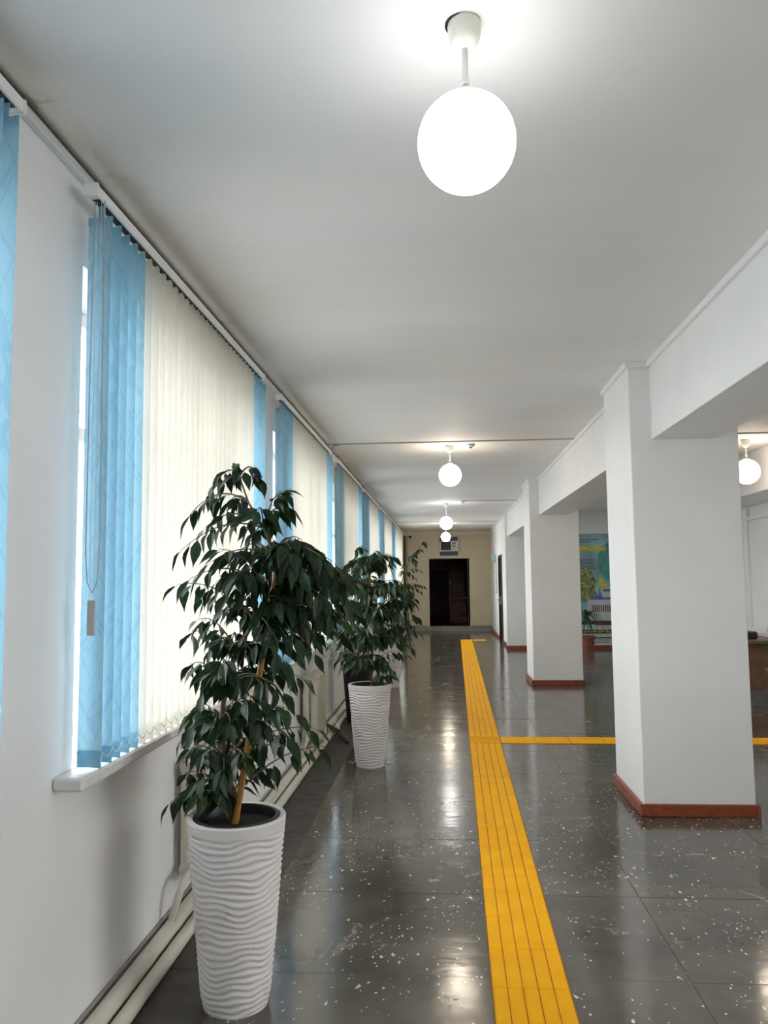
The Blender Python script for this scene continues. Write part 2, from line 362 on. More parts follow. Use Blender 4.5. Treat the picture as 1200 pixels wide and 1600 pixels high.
# end wall with the door opening
XD0, XD1, ZD0, ZD1 = -0.455, 0.80, 0.125, 2.235
we = MB(); we.box(XW, XD0, YE, YE+0.22, 0, ZC); we.box(XD1, XBEAM0+0.2, YE, YE+0.22, 0, ZC); we.box(XD0, XD1, YE, YE+0.22, ZD1, ZC); we.box(XD0, XD1, YE, YE+0.22, 0, ZD0)
wall_end = struct('wall_end', we, 'cream', 'cream painted end wall of the corridor', 'wall')
struct('trim_1', MB().bbox(XW, XBEAM0, YE-0.05, YE, ZC-0.16, ZC-0.0, 0.01), 'cream', 'cream cornice band of the end wall', 'trim')
tp = MB(); tp.bbox(XW, XD0, YE-0.025, YE, 0.115, 0.16, 0.005); tp.bbox(XD1, XBEAM0, YE-0.025, YE, 0.115, 0.16, 0.005)
struct('baseboard_end', tp, 'greyskirt', 'grey baseboard of the end wall', 'baseboard')
struct('trim_2', MB().bbox(XW, XBEAM0, YE-0.30, YE, 0.0, 0.118, 0.006), 'greyskirt', 'grey step below the end doorway', 'step')
# right corridor wall beyond the hall, hall back wall, hall right wall
wr = MB()
YD0, YD1 = 20.1, 21.35
wr.box(XBEAM0, XBEAM0+0.2, Y3+0.2, YD0, 0, ZC); wr.box(XBEAM0, XBEAM0+0.2, YD1, YE, 0, ZC); wr.box(XBEAM0, XBEAM0+0.2, YD0, YD1, 2.2, ZC)
struct('wall_right', wr, 'wall', 'white side wall with the dark door', 'wall')
struct('wall_back', MB().box(1.415, XR, Y3, Y3+0.2, 0, ZC), 'wall', 'white wall carrying the tall poster', 'wall')
WINR = [(1.2, 3.8)]
wf = MB(); eR = [YB]+[e for a in WINR for e in a]+[Y3+0.2]
for i in range(0, len(eR), 2): wf.box(XR, XR+0.26, eR[i], eR[i+1], 0, ZC)
for a, b in WINR: wf.box(XR, XR+0.26, a, b, 0, 0.92); wf.box(XR, XR+0.26, a, b, 2.55, ZC)
struct('wall_far', wf, 'wall', 'white far wall of the side hall', 'wall')
struct('beam', MB().bbox(3.77, XR, YB, Y3, 2.60, ZC, 0.004), 'wall', 'white beam along the side hall wall', 'beam')
br = MB(); br.bbox(XBEAM0-0.025, XBEAM0, Y3+0.2, YD0, 0, 0.08, 0.004); br.bbox(XBEAM0-0.025, XBEAM0, YD1, YE-0.3, 0, 0.08, 0.004)
struct('baseboard_right', br, 'red', 'red-brown baseboard of the side wall', 'baseboard')
struct('baseboard_back', MB().bbox(1.395, XR, Y3-0.025, Y3, 0, 0.085, 0.004), 'red', 'red-brown baseboard under the poster', 'baseboard')

# columns and beams
cornice_n = 3
ends = [YB]+[e for a in COLS for e in a]+[Y3]
for i, (y0, y1) in enumerate(COLS):
    lab = ['white square column nearest the yellow cross strip', 'white square column beside the tall poster'][i]
    c = struct('column', MB().bbox(XCOL0, XCOL1, y0, y1, 0, ZC, 0.006), 'column', lab, 'column')
    for q in [(XCOL0-0.025, XCOL0, y0-0.025, y1+0.025), (XCOL1, XCOL1+0.025, y0-0.025, y1+0.025), (XCOL0, XCOL1, y0-0.025, y0), (XCOL0, XCOL1, y1, y1+0.025)]:
        MB().bbox(q[0], q[1], q[2], q[3], 0, 0.082, 0.006).build('baseboard', 'red', c)
for i in range(3):
    y0, y1 = ends[2*i], ends[2*i+1]
    lab = ['white beam running up to the column by the cross strip', 'white beam between the two columns', 'white beam between column and poster wall'][i]
    struct('beam', MB().bbox(XBEAM0, XBEAM1, y0, y1, ZBEAM, ZC, 0.003), 'wall', lab, 'beam')
def cornice(n, x0, x1, y0, y1, lab):
    mb = MB(); mb.bbox(x0, x1, y0, y1, ZC-0.042, ZC, 0.003)
    struct(n, mb, 'trim', lab, 'trim')
for i in range(3):
    cornice('trim_%d' % (3+i), XBEAM0-0.022, XBEAM0, ends[2*i], ends[2*i+1] if i < 2 else YE-0.05, 'white cornice along beam stretch %s' % ['before the first column', 'between the columns', 'after the second column'][i])
for i, (y0, y1) in enumerate(COLS):
    mb = MB(); mb.bbox(XCOL0-0.022, XCOL0, y0-0.022, y1+0.022, ZC-0.042, ZC, 0.003)
    mb.bbox(XCOL0, XBEAM0, y0-0.022, y0, ZC-0.042, ZC, 0.003); mb.bbox(XCOL0, XBEAM0, y1, y1+0.022, ZC-0.042, ZC, 0.003)
    struct('trim_%d' % (6+i), mb, 'trim', 'white cornice around the %s column top' % ['cross strip', 'poster side'][i], 'trim')
# cable trunking on top of the window wall, skirting
tr = MB(); tr.bbox(XW, XW+0.028, YB, YE-0.3, 3.058, 3.092, 0.003)
struct('trim_8', tr, 'trunk', 'white cable trunking along the top of the window wall', 'trim')
struct('baseboard_left', MB().bbox(XW, XW+0.015, YB, YE-0.3, 0, 0.085, 0.004), 'greyskirt', 'grey baseboard behind the heating pipes', 'baseboard')
tag(MB().tube([(XW+0.031, YB+0.1, 3.093), (XW+0.031, 3.3, 3.093), (XW+0.033, 8.6, 3.092), (XW+0.031, YE-0.4, 3.093)], 0.0042, 6).build('wall_cable', 'nozzle'), 'thin dark cable running along the top of the white trunking', 'cable')
tag(MB().tube([(XW+0.031, 9.0, 3.088), (XW+0.07, 8.85, 3.085), (XW+0.10, 8.70, 3.092), (XW+0.16, 8.684, 3.094)], 0.004, 6).build('wall_cable', 'nozzle'), 'short dark cable loop leaving the trunking for the ceiling duct', 'cable')
# outside
struct('ground', MB().box(-40, 40, -40, 60, -0.75, -0.6), 'asphalt', 'pale ground outside the windows', 'ground')

# ------------------------------------------------------------------ windows
for i, (a, b) in enumerate(WIN):
    wroot = link('window_%d' % i if i else 'window_left_offscreen', None, None, (XG, (a+b)/2, ZW0)); wroot['kind'] = 'structure'
    wroot['label'] = ['bare white plastic window before the foremost blind', 'white plastic window behind the foremost blind', 'white plastic window behind the pull cord blind', 'white plastic window over the second radiator', 'white plastic window beside the black planter', 'white plastic window beside the farthest white planter', 'white plastic window of the last but one blind', 'wide white plastic window next to the corner pipes'][i]; wroot['category'] = 'window'
    f = MB(); t = 0.065; x0, x1 = XG-0.03, XG+0.03
    f.bbox(x0, x1, a, a+t, ZW0, ZW1); f.bbox(x0, x1, b-t, b, ZW0, ZW1); f.bbox(x0, x1, a+t, b-t, ZW0, ZW0+t); f.bbox(x0, x1, a+t, b-t, ZW1-t, ZW1)
    f.build('window_frame', 'pvc', wroot)
    n = 3 if b-a > 3 else 2
    for k in range(1, n):
        y = a+(b-a)*k/n; MB().bbox(x0, x1, y-0.05, y+0.05, ZW0+t, ZW1-t).build('mullion', 'pvc', wroot)
    MB().bbox(x0, x1, a+t, b-t, 2.2, 2.26).build('transom', 'pvc', wroot)
    for k in range(n):
        ya, yb = a+(b-a)*k/n+0.05, a+(b-a)*(k+1)/n-0.05
        for za, zb in ((ZW0+t, 2.2), (2.26, ZW1-t)):
            MB().poly([(XG, ya, za), (XG, yb, za), (XG, yb, zb), (XG, ya, zb)]).build('pane', 'glass', wroot)
    sl = MB(); ys0, ys1 = a-0.14, b+(0.12 if i != 1 else 0.0)
    sl.bbox(XW-0.0, XW+0.105, ys0, ys1, 0.912, 0.958, 0.008); sl.box(x1, XW, a, b, ZW0-0.055, 0.958)
    sl.build('window_sill', 'sill', wroot)

for i, (a, b) in enumerate(WINR):
    wroot = link('window_right_offscreen', None, None, (XR+0.2, (a+b)/2, 0.92)); wroot['kind'] = 'structure'
    wroot['label'] = 'white plastic window in the far wall of the side hall'; wroot['category'] = 'window'
    f = MB(); t = 0.065; x0, x1 = XR+0.17, XR+0.23
    f.bbox(x0, x1, a, a+t, 0.92, 2.55); f.bbox(x0, x1, b-t, b, 0.92, 2.55); f.bbox(x0, x1, a+t, b-t, 0.92, 0.92+t); f.bbox(x0, x1, a+t, b-t, 2.55-t, 2.55); f.bbox(x0, x1, (a+b)/2-.05, (a+b)/2+.05, 0.92+t, 2.55-t)
    f.build('window_frame', 'pvc', wroot)
    for ya, yb in ((a+t, (a+b)/2-.05), ((a+b)/2+.05, b-t)):
        MB().poly([(XR+0.2, ya, 0.92+t), (XR+0.2, yb, 0.92+t), (XR+0.2, yb, 2.55-t), (XR+0.2, ya, 2.55-t)]).build('pane', 'glass', wroot)

# ------------------------------------------------------------------ vertical blinds
XBL = -1.215; SW = 0.089; SP = 0.08; ZS0, ZS1 = 0.972, 2.915
def slat_mesh(nm, mat, seed):
    mb = MB(); r = random.Random(seed); n = 4; rows = 9
    for k in range(rows+1):
        z = ZS0+(ZS1-ZS0)*k/rows-ZS1
        for j in range(n+1):
            u = -SW/2+SW*j/n
            mb.v.append((u, 0.006*(1-(2*j/n-1)**2)+0.0015*math.sin(z*5+seed), z))
    for k in range(rows):
        for j in range(n):
            a = k*(n+1)+j; mb.f.append((a, a+1, a+n+2, a+n+1))
    for (za, zb) in ((ZS0-ZS1, ZS0-ZS1+0.058), (-0.03, 0)):     # doubled hem at both ends
        k = len(mb.v)
        for z in (za, zb):
            for j in range(n+1):
                u = -SW/2+SW*j/n; mb.v.append((u, 0.006*(1-(2*j/n-1)**2)-0.003, z))
        for j in range(n): mb.f.append((k+j, k+j+1, k+j+n+2, k+j+n+1))
    mb.box(-0.009, 0.009, 0.004, 0.008, -0.004, 0.052)           # hanger hook
    return mb.mesh(nm, mat, True)
SLB = [slat_mesh('slat', 'slatblue', s) for s in (1, 2)]
SLW = [slat_mesh('slat', 'slatwhite', s) for s in (3, 4, 5)]
def blind(y0, y1, yb0, yb1, label, seed, cords=True):
    root = thing('vertical_blind', label, 'blind', (XBL, (y0+y1)/2, ZS1), 'vertical blinds along the window wall')
    r = random.Random(seed)
    hr = MB(); hr.bbox(XBL-0.023, XBL+0.023, y0-0.03, y1+0.03, 2.962, 3.002, 0.004)
    hr.bbox(XBL-0.026, XBL+0.026, y0-0.045, y0-0.03, 2.958, 3.004, 0.003).bbox(XBL-0.026, XBL+0.026, y1+0.03, y1+0.04, 2.958, 3.004, 0.003)
    rail = hr.build('headrail', 'trim', root)
    y = y0+0.6
    while y < y1:
        MB().bbox(XW, XBL-0.02, y-0.015, y+0.015, 2.985, 3.004, 0.002).build('wall_bracket', 'trim', rail); y += 1.2
    MB().box(XBL-0.012, XBL+0.012, y0, y1, 2.959, 2.963).build('runner_slot', 'black', rail)
    n = int(round((y1-y0)/SP)); ys = []
    for k in range(n):
        y = y0+SP*(k+0.5); ys.append(y)
        me = r.choice(SLB) if (y < yb0 or y > yb1) else r.choice(SLW)
        o = link('slat', me, root, (0, y-(y0+y1)/2, 0)); o.rotation_euler = (0, 0, r.uniform(-0.10, 0.06))
    ch = MB()
    for sgn in (-1, 1):
        pts = []
        for k in range(n-1):
            for q in range(4):
                u = q/4; pts.append((XBL+sgn*(SW/2+0.003), ys[k]+SP*u, ZS0+0.052-0.022*math.sin(PI*u)))
        if sgn > 0: pts = [(XBL+0.047, y0+0.02, ZS0-0.055), (XBL+0.047, y0+0.025, ZS0+0.03)]+pts
        ch.tube(pts, 0.0016, 4)
    ch.build('bottom_chain', 'bead', root)
    if cords:
        XCD = XBL+0.012; cd_ = MB(); yc = y0+0.012
        for dx in (-0.012, 0.004):
            cd_.tube([(XCD+dx, yc, 2.96), (XCD+dx, yc-0.002, 2.2), (XCD+dx, yc, 1.535)], 0.0012, 4)
        cd_.build('pull_cord', 'bead', root)
        MB().bbox(XCD-0.017, XCD+0.009, yc-0.006, yc+0.006, 1.42, 1.54, 0.003).build('cord_weight', 'weight', root)
        bc = MB()
        loop = [(XCD+0.018, yc-0.004, 2.96), (XCD+0.020, yc-0.004, 2.3), (XCD+0.024, yc-0.004, 1.72), (XCD+0.016, yc-0.004, 1.60), (XCD+0.0, yc-0.004, 1.565), (XCD-0.018, yc-0.004, 1.60), (XCD-0.026, yc-0.004, 1.70), (XCD-0.024, yc-0.004, 2.3), (XCD-0.018, yc-0.004, 2.96)]
        bc.tube(loop, 0.0022, 5); bc.build('bead_chain', 'weight', root)
    return root
blind(0.26, 2.09, 0.2, 0.9, 'vertical blind ending in blue slats just before the pull cord blind', 1, False)
blind(2.65, 5.21, 3.06, 4.85, 'vertical blind with bead chain and grey cord weight behind the big ficus', 2)
blind(5.86, 8.42, 6.22, 8.02, 'cream and blue vertical blind above the second radiator', 3)
blind(9.14, 11.54, 9.42, 11.10, 'cream and blue vertical blind behind the black planter ficus', 4)
blind(12.20, 14.76, 12.66, 14.4, 'cream and blue vertical blind behind the farthest white planter', 5)
blind(15.4, 18.44, 15.85, 18.1, 'cream and blue vertical blind, last but one towards the end wall', 6)
blind(18.74, 23.22, 19.6, 23.5, 'long vertical blind next to the brown corner pipes', 7)

# ------------------------------------------------------------------ heating: pipes, radiators
pb = MB(); pb.tube([(-1.247, YB+0.1, 0.052), (-1.247, 10, 0.052), (-1.247, YE-0.32, 0.052)], 0.036, 14)
tag(pb.build('heating_pipe', 'pipe', None, True), 'thicker cream heating pipe running next to the skirting', 'pipe')
pb = MB(); pb.tube([(-1.178, YB+0.1, 0.030), (-1.178, 10, 0.030), (-1.178, YE-0.32, 0.030)], 0.029, 14)
tag(pb.build('heating_pipe', 'pipe', None, True), 'thinner cream heating pipe lying on the floor side', 'pipe')
def section_mesh():
    mb = MB(); h0, h1 = 0.215, 0.75
    for x in (-0.035, 0.035):                       # two rounded water columns
        pr = [(math.cos(a)*0.030+x, math.sin(a)*0.019, 0) for a in [2*PI*k/10 for k in range(10)]]
        mb.prism([(p[0], p[1], h0+0.02) for p in pr], (0, 0, h1-h0-0.04))
    for z in (h0, h1-0.06):
        pr = []
        for k in range(14):
            a = 2*PI*k/14; pr.append((math.copysign(abs(math.cos(a))**0.6, math.cos(a))*0.066, -0.027, z+0.03+math.copysign(abs(math.sin(a))**0.7, math.sin(a))*0.034))
        mb.prism([(q[0], -0.022, q[2]) for q in pr], (0, 0.044, 0))
        mb.tube([(0, -0.030, z+0.03), (0, 0.030, z+0.03)], 0.022, 8)
    return mb.mesh('section', 'radiator', True)
SEC = section_mesh()
def radiator(y0, n, label):
    root = thing('radiator', label, 'radiator', (-1.205, y0, 0), 'radiators under the windows')
    for k in range(n): link('section', SEC, root, (0, 0.03+k*0.058, 0))
    for z in (0.245, 0.72):
        MB().tube([(-1.205, y0-0.02, z), (-1.205, y0+0.03, z)], 0.022, 10).build('end_plug', 'radiator', root, True)
    # bent supply pipe down to the thicker main
    MB().tube([(-1.205, y0+0.01, 0.245), (-1.205, y0-0.07, 0.25), (-1.207, y0-0.12, 0.235), (-1.215, y0-0.15, 0.19), (-1.235, y0-0.16, 0.12), (-1.247, y0-0.16, 0.07)], 0.017, 10).build('supply_pipe', 'pipe', root, True)
    MB().tube([(-1.205, y0+n*0.058, 0.245), (-1.205, y0+n*0.058+0.08, 0.24), (-1.19, y0+n*0.058+0.11, 0.19), (-1.18, y0+n*0.058+0.11, 0.05)], 0.015, 10).build('return_pipe', 'pipe', root, True)
    for yy in (y0+0.2, y0+n*0.058-0.2):
        MB().box(-1.30, -1.20, yy-0.008, yy+0.008, 0.67, 0.695).build('wall_hook', 'radiator', root)
radiator(3.79, 12, 'cream ribbed radiator behind the large planter')
radiator(7.09, 10, 'cream ribbed radiator below the second window')
radiator(10.4, 10, 'cream ribbed radiator beyond the black planter')

# ------------------------------------------------------------------ tactile strip
SX0, SX1 = 0.113, 0.0141
TW, TL = 0.305, 0.333
def rib_tile(ribs_along=True, L_=TL, diag=False):
    mb = MB(); mb.box(0.0, TW, 0.0, L_-0.0, 0.0, 0.003)
    k0 = len(mb.f)
    if diag:
        for k in range(7):
            y = 0.012+k*0.046
            mb.prism([(0.004, y, 0.003), (TW-0.004, y+0.022-0.012, 0.003), (TW-0.004, y+0.05-0.012, 0.003), (0.004, y+0.032, 0.003)], (0, 0, 0.005))
    else:
        for k in range(5):
            x = 0.003+k*(TW-0.006)/5; xw = (TW-0.006)/5
            a = [(x+0.002, 0.003, 0.003), (x+xw-0.002, 0.003, 0.003), (x+xw-0.002, L_-0.003, 0.003), (x+0.002, L_-0.003, 0.003)]
            b = [(x+0.008, 0.008, 0.008), (x+xw-0.008, 0.008, 0.008), (x+xw-0.008, L_-0.008, 0.008), (x+0.008, L_-0.008, 0.008)]
            k2 = len(mb.v); mb.v += a+b; mb.f.append(tuple(k2+4+i for i in range(4)))
            for i in range(4): mb.f.append((k2+i, k2+(i+1) % 4, k2+4+(i+1) % 4, k2+4+i))
    me = mb.mesh('tactile_tile', ['yellowgap', 'yellow'])
    for p in me.polygons:
        if p.center.z > 0.0031: p.material_index = 1
    return me
TILE, CROSS = rib_tile(), rib_tile(diag=True)
strip = thing('tactile_strip', 'yellow ribbed tactile strip running the length of the corridor', 'tactile strip', (SX0+SX1*8, 8, 0))
ang = -math.atan(SX1)
nt = 61; y = 0.88
for k in range(nt):
    yy = 0.95+k*TL
    isx = k == 21
    o = link('tactile_tile', CROSS if isx else TILE, strip, (SX0+SX1*yy-strip.location.x, yy-8, rnd.uniform(0, 0.0006))); o.rotation_euler = (0, 0, ang+rnd.uniform(-0.002, 0.002))
YX = 0.95+21*TL
side = thing('tactile_strip', 'yellow tactile strip branching off sideways past the column', 'tactile strip', (2, YX, 0))
for k in range(11):
    o = link('tactile_tile', TILE, side, (SX0+SX1*YX+TW+0.01+(k+1)*TL-2, 0.014, rnd.uniform(0, 0.0006))); o.rotation_euler = (0, 0, PI/2)
yl = 0.95+nt*TL
s3 = thing('tactile_strip', 'short yellow tactile piece turning off at the strip end by the end wall', 'tactile strip', (0.72, yl-0.33, 0))
link('tactile_tile', TILE, s3, (TL+0.02, 0, 0)).rotation_euler = (0, 0, PI/2)

# ------------------------------------------------------------------ globe lamps
def lamp(x, y, zg, r, mat, label, zc=ZC, ch=1.0, name='globe_lamp'):
    root = thing(name, label, 'lamp', (x, y, zc), 'globe lamps hanging from the ceiling')
    mb = MB(); mb.lathe([(0.0, -0.122), (0.010, -0.122), (0.016, -0.119), (0.030, -0.108), (0.040, -0.085), (0.045, -0.05), (0.046, -0.018), (0.045, -0.006), (0.043, -0.001)], 28)
    mb.v = [(x+v[0], y+v[1], zc+v[2]*ch) for v in mb.v]
    mb.build('ceiling_canopy', 'canopy', root, True)
    MB().lathe([(0.0, 0), (0.047, 0.0), (0.047, -0.005), (0.0, -0.005)], 24, (x-0.006, y+0.004, zc)).build('gap_shade', 'black', root)  # black disc stands in for the shaded gap between canopy and ceiling
    MB().tube([(x, y, zc-0.115*ch), (x, y, zg+r*0.9)], 0.0085, 10).build('rod', 'rod', root, True)
    zk = zg+r+0.04
    MB().lathe([(0.008, -0.009), (0.0125, -0.006), (0.0125, 0.006), (0.008, 0.009)], 14, (x, y, zk)).build('collar', 'rod', root, True)
    MB().lathe([(0.0, 0.012), (0.030, 0.010), (0.034, -0.006), (0.03, -0.012)], 20, (x, y, zg+r)).build('globe_holder', 'canopy', root, True)
    pf = [(max(0.0, r*math.sin(PI*k/24)), -r*math.cos(PI*k/24)) for k in range(25)]
    MB().lathe(pf, 40, (x, y, zg)).build('globe', mat, root, True)
    return root
lamp(0.081, 2.06, 2.768, 0.132, 'globe_first', 'round white globe lamp hanging nearest the blind cord', ch=0.62)
lamp(0.092, 9.0, 2.775, 0.127, 'globe_warm', 'round white globe lamp between the columns in the corridor', ch=0.65)
lamp(0.068, 15.8, 2.705, 0.130, 'globe_cool', 'round white globe lamp third along the corridor ceiling', ch=0.7)
lamp(0.072, 21.5, 2.73, 0.126, 'globe_warm', 'round white globe lamp hanging before the display sign', ch=0.7)
lamp(3.372, 9.03, 2.75, 0.138, 'globe_hall', 'round white globe lamp in the side hall beyond the column', ch=0.75)
lamp(3.372, 2.0, 2.75, 0.145, 'globe_hall', 'round white globe lamp in the side hall opposite the first window', name='globe_lamp_hall_offscreen')
lamp(0.078, -4.7, 2.725, 0.128, 'globe_cool', 'round white globe lamp farthest from the end doorway', name='globe_lamp_corridor_offscreen')


# ceiling seam covers, detectors
def duct(x0, x1, y, label):
    tag(MB().bbox(x0, x1, y-0.008, y+0.008, ZC-0.014, ZC, 0.003).build('cable_duct', 'cable'), label, 'cable', 'cable ducts across the ceiling')
duct(-1.27, 1.437, 8.68, 'thin cable duct crossing the ceiling by the second lamp')
duct(0.36, 1.437, 15.42, 'thin cable duct from detector to cornice by the third lamp')
duct(-1.27, 1.437, 21.0, 'thin cable duct crossing the ceiling before the end wall')
duct(XBEAM1, 3.77, 8.58, 'thin dark cable duct on the side hall ceiling')
def detector(x, y, label, blue):
    root = thing('ceiling_detector', label, 'detector', (x, y, ZC), 'small detectors on the ceiling')
    MB().lathe([(0.0, -0.04), (0.025, -0.038), (0.036, -0.028), (0.048, -0.018), (0.05, 0)], 20, (x, y, ZC)).build('housing', 'cyan' if blue else 'trim', root, True)
    MB().lathe([(0.0, -0.047), (0.016, -0.045), (0.018, -0.036)], 14, (x, y, ZC)).build('sensor_cap', 'black', root, True)
detector(0.324, 8.91, 'small blue-grey detector on the ceiling by the second lamp', True)
detector(0.384, 15.6, 'small white detector at the end of the short cable duct', False)
detector(0.363, 21.4, 'small white detector beside the last globe lamp', False)

# ------------------------------------------------------------------ ribbed planters and ficus plants
def pot_mesh():
    mb = MB(); H = 0.69; n = 96; rows = 230
    prof = lambda t: 0.122+0.006*min(1, t*14)+(0.190-0.128)*t**0.9
    for i in range(rows+1):
        t = i/rows; z = H*t; r0 = prof(t)
        for j in range(n):
            a = 2*PI*j/n
            ph = z/0.0243+0.30*math.sin(3*a+z*11+0.7*math.sin(z*23))+0.20*math.sin(5*a-z*17+1.3)+0.12*math.sin(8*a+z*31)
            s_ = math.sin(2*PI*ph); e = min(1, (H-0.035-z)/0.02, z/0.012); e = max(0, e)
            s_ = math.copysign(abs(s_)**0.45, s_)
            r = r0+(0.0042*s_-0.0042)*e
            mb.v.append((r*math.cos(a), r*math.sin(a), z))
    for i in range(rows):
        for j in range(n):
            a = i*n+j; b = i*n+(j+1) % n; mb.f.append((a, b, b+n, a+n))
    mb.f.append(tuple(reversed(range(n))))
    k = len(mb.v)
    for (r, z) in ((0.190, H), (0.187, H+0.006), (0.180, H+0.007), (0.168, H+0.003), (0.166, H-0.05)):
        for j in range(n):
            a = 2*PI*j/n; mb.v.append((r*math.cos(a), r*math.sin(a), z))
    top = rows*n
    for j in range(n): mb.f.append((top+j, top+(j+1) % n, k+(j+1) % n, k+j))
    for i in range(4):
        for j in range(n):
            a = k+i*n+j; b = k+i*n+(j+1) % n; mb.f.append((a, b, b+n, a+n))
    return mb.mesh('pot', 'potwhite', True)
POT = pot_mesh()
def leaf_mesh(seed, L_=1.0, W_=0.39):
    r = random.Random(seed); mb = MB()
    prof = [(0.0, 0.02), (0.14, 0.55), (0.34, 1.0), (0.56, 0.88), (0.76, 0.46), (0.88, 0.16), (1.0, 0.015)]
    cv = r.uniform(0.10, 0.34); fold = r.uniform(0.08, 0.24)
    for t, wd in prof:
        w_ = W_/2*wd; z = -cv*t*t+0.02*math.sin(t*9+seed); tw = 0.12*math.sin(seed+t*2)
        mb.v += [(-w_, t*L_, z+w_*fold*2+tw*w_), (0, t*L_, z), (w_, t*L_, z+w_*fold*2-tw*w_)]
    for i in range(len(prof)-1):
        for j in range(2):
            a = i*3+j; mb.f.append((a, a+1, a+4, a+3))
    mb.tube([(0, -0.14, 0.03), (0, 0, 0)], 0.012, 3, False)          # leaf stalk
    return mb
LEAFM = [leaf_mesh(s).mesh('leaf', 'leaf', True) for s in range(6)]
LEAFV = [leaf_mesh(s) for s in range(6)]
def bez(p0, p1, p2, n):
    return [p0*(1-t)**2+p1*2*t*(1-t)+p2*t*t for t in [k/n for k in range(n+1)]]
def ficus(root, stem, tips, seed, size, maxobj, nleaf=(8, 12), blen=1.0, stem_r=0.012, yspread=0.26, keep=None):
    """stem: world points; tips: world points; leaves droop along every branch"""
    r = random.Random(seed); o0 = root.location
    n = len(stem); rad = [stem_r*(1-0.72*i/(n-1)) for i in range(n)]
    MB().tube(stem, rad, 9).build('trunk', 'bark', root, True)
    leaves = []
    for tip in tips:
        tip = Vector(tip)
        # leave the stem a little below the tip's height
        best = min(range(n), key=lambda i: (stem[i]-tip).length+0.9*max(0, stem[i].z-tip.z+0.02)*0.5+r.uniform(0, 0.06))
        p0 = stem[best]; d = tip-p0
        mid = p0+d*0.5+Vector((0, 0, 0.05+0.12*abs(d.x)+r.uniform(0, 0.04)))
        path = bez(p0, mid, tip, 7)
        L_ = sum((path[i+1]-path[i]).length for i in range(7))
        MB().tube(path, [0.0042*(1-0.1*i) for i in range(8)], 5).build('branch', 'twig', root, True)
        m = r.randint(*nleaf)
        for k in range(m):
            u = 1-(k/m)*min(0.95, 0.34/max(L_, 0.15)*blen)
            f = u*7; i = min(6, int(f)); p = path[i].lerp(path[i+1], f-i); tg = (path[i+1]-path[i]).normalized()
            side = Vector((tg.y, -tg.x, 0)); side = side.normalized() if side.length > 1e-3 else Vector((1, 0, 0))
            sg = 1 if k % 2 else -1
            ax = (tg*r.uniform(0.25, 0.8)+side*sg*r.uniform(0.35, 0.9)+Vector((0, 0, -r.uniform(0.45, 1.25)))).normalized()
            if k == 0: ax = (tg+Vector((0, 0, -0.5))).normalized()
            up = Vector((r.uniform(-.6, .6), r.uniform(-.9, .3), 0.9)); up = (up-ax*up.dot(ax)).normalized(); rt = ax.cross(up)
            s_ = size*r.uniform(0.72, 1.12)
            q = p+ax*0.14*s_
            if keep is not None: q = keep(q, s_)
            mt = Matrix(((rt.x*s_, ax.x*s_, up.x*s_, q.x), (rt.y*s_, ax.y*s_, up.y*s_, q.y), (rt.z*s_, ax.z*s_, up.z*s_, q.z), (0, 0, 0, 1)))
            leaves.append(mt)
    r.shuffle(leaves)
    T = Matrix.Translation(-o0)
    for mt in leaves[:maxobj]:
        o = link('leaf', r.choice(LEAFM), root); o.matrix_local = T @ mt
    rest = leaves[maxobj:]
    if rest:
        mb = MB()
        for mt in rest:
            lv = r.choice(LEAFV); k = len(mb.v); m2 = T @ mt
            mb.v += [tuple(m2 @ Vector(v)) for v in lv.v]; mb.f += [tuple(k+i for i in f) for f in lv.f]
        o = mb.build('foliage', 'leaf', root, True, local=True); o['kind'] = 'stuff'
def planter(root, x, y):
    p = link('pot', POT, root, (0, 0, 0)); p['label'] = 'white pot with wavy raised ribs'
    MB().lathe([(0.1655, 0.650), (0.1655, 0.690), (0.162, 0.696), (0.152, 0.696), (0.148, 0.686), (0.146, 0.62)], 40).build('liner', 'black', p, True, local=True)
    MB().lathe([(0.0, 0.668), (0.06, 0.668), (0.11, 0.662), (0.148, 0.658)], 30).build('soil', 'soil', p, True, local=True)
def wallkeep(q, s_):
    q = q.copy(); q.x = max(q.x, -1.145+0.02); return q

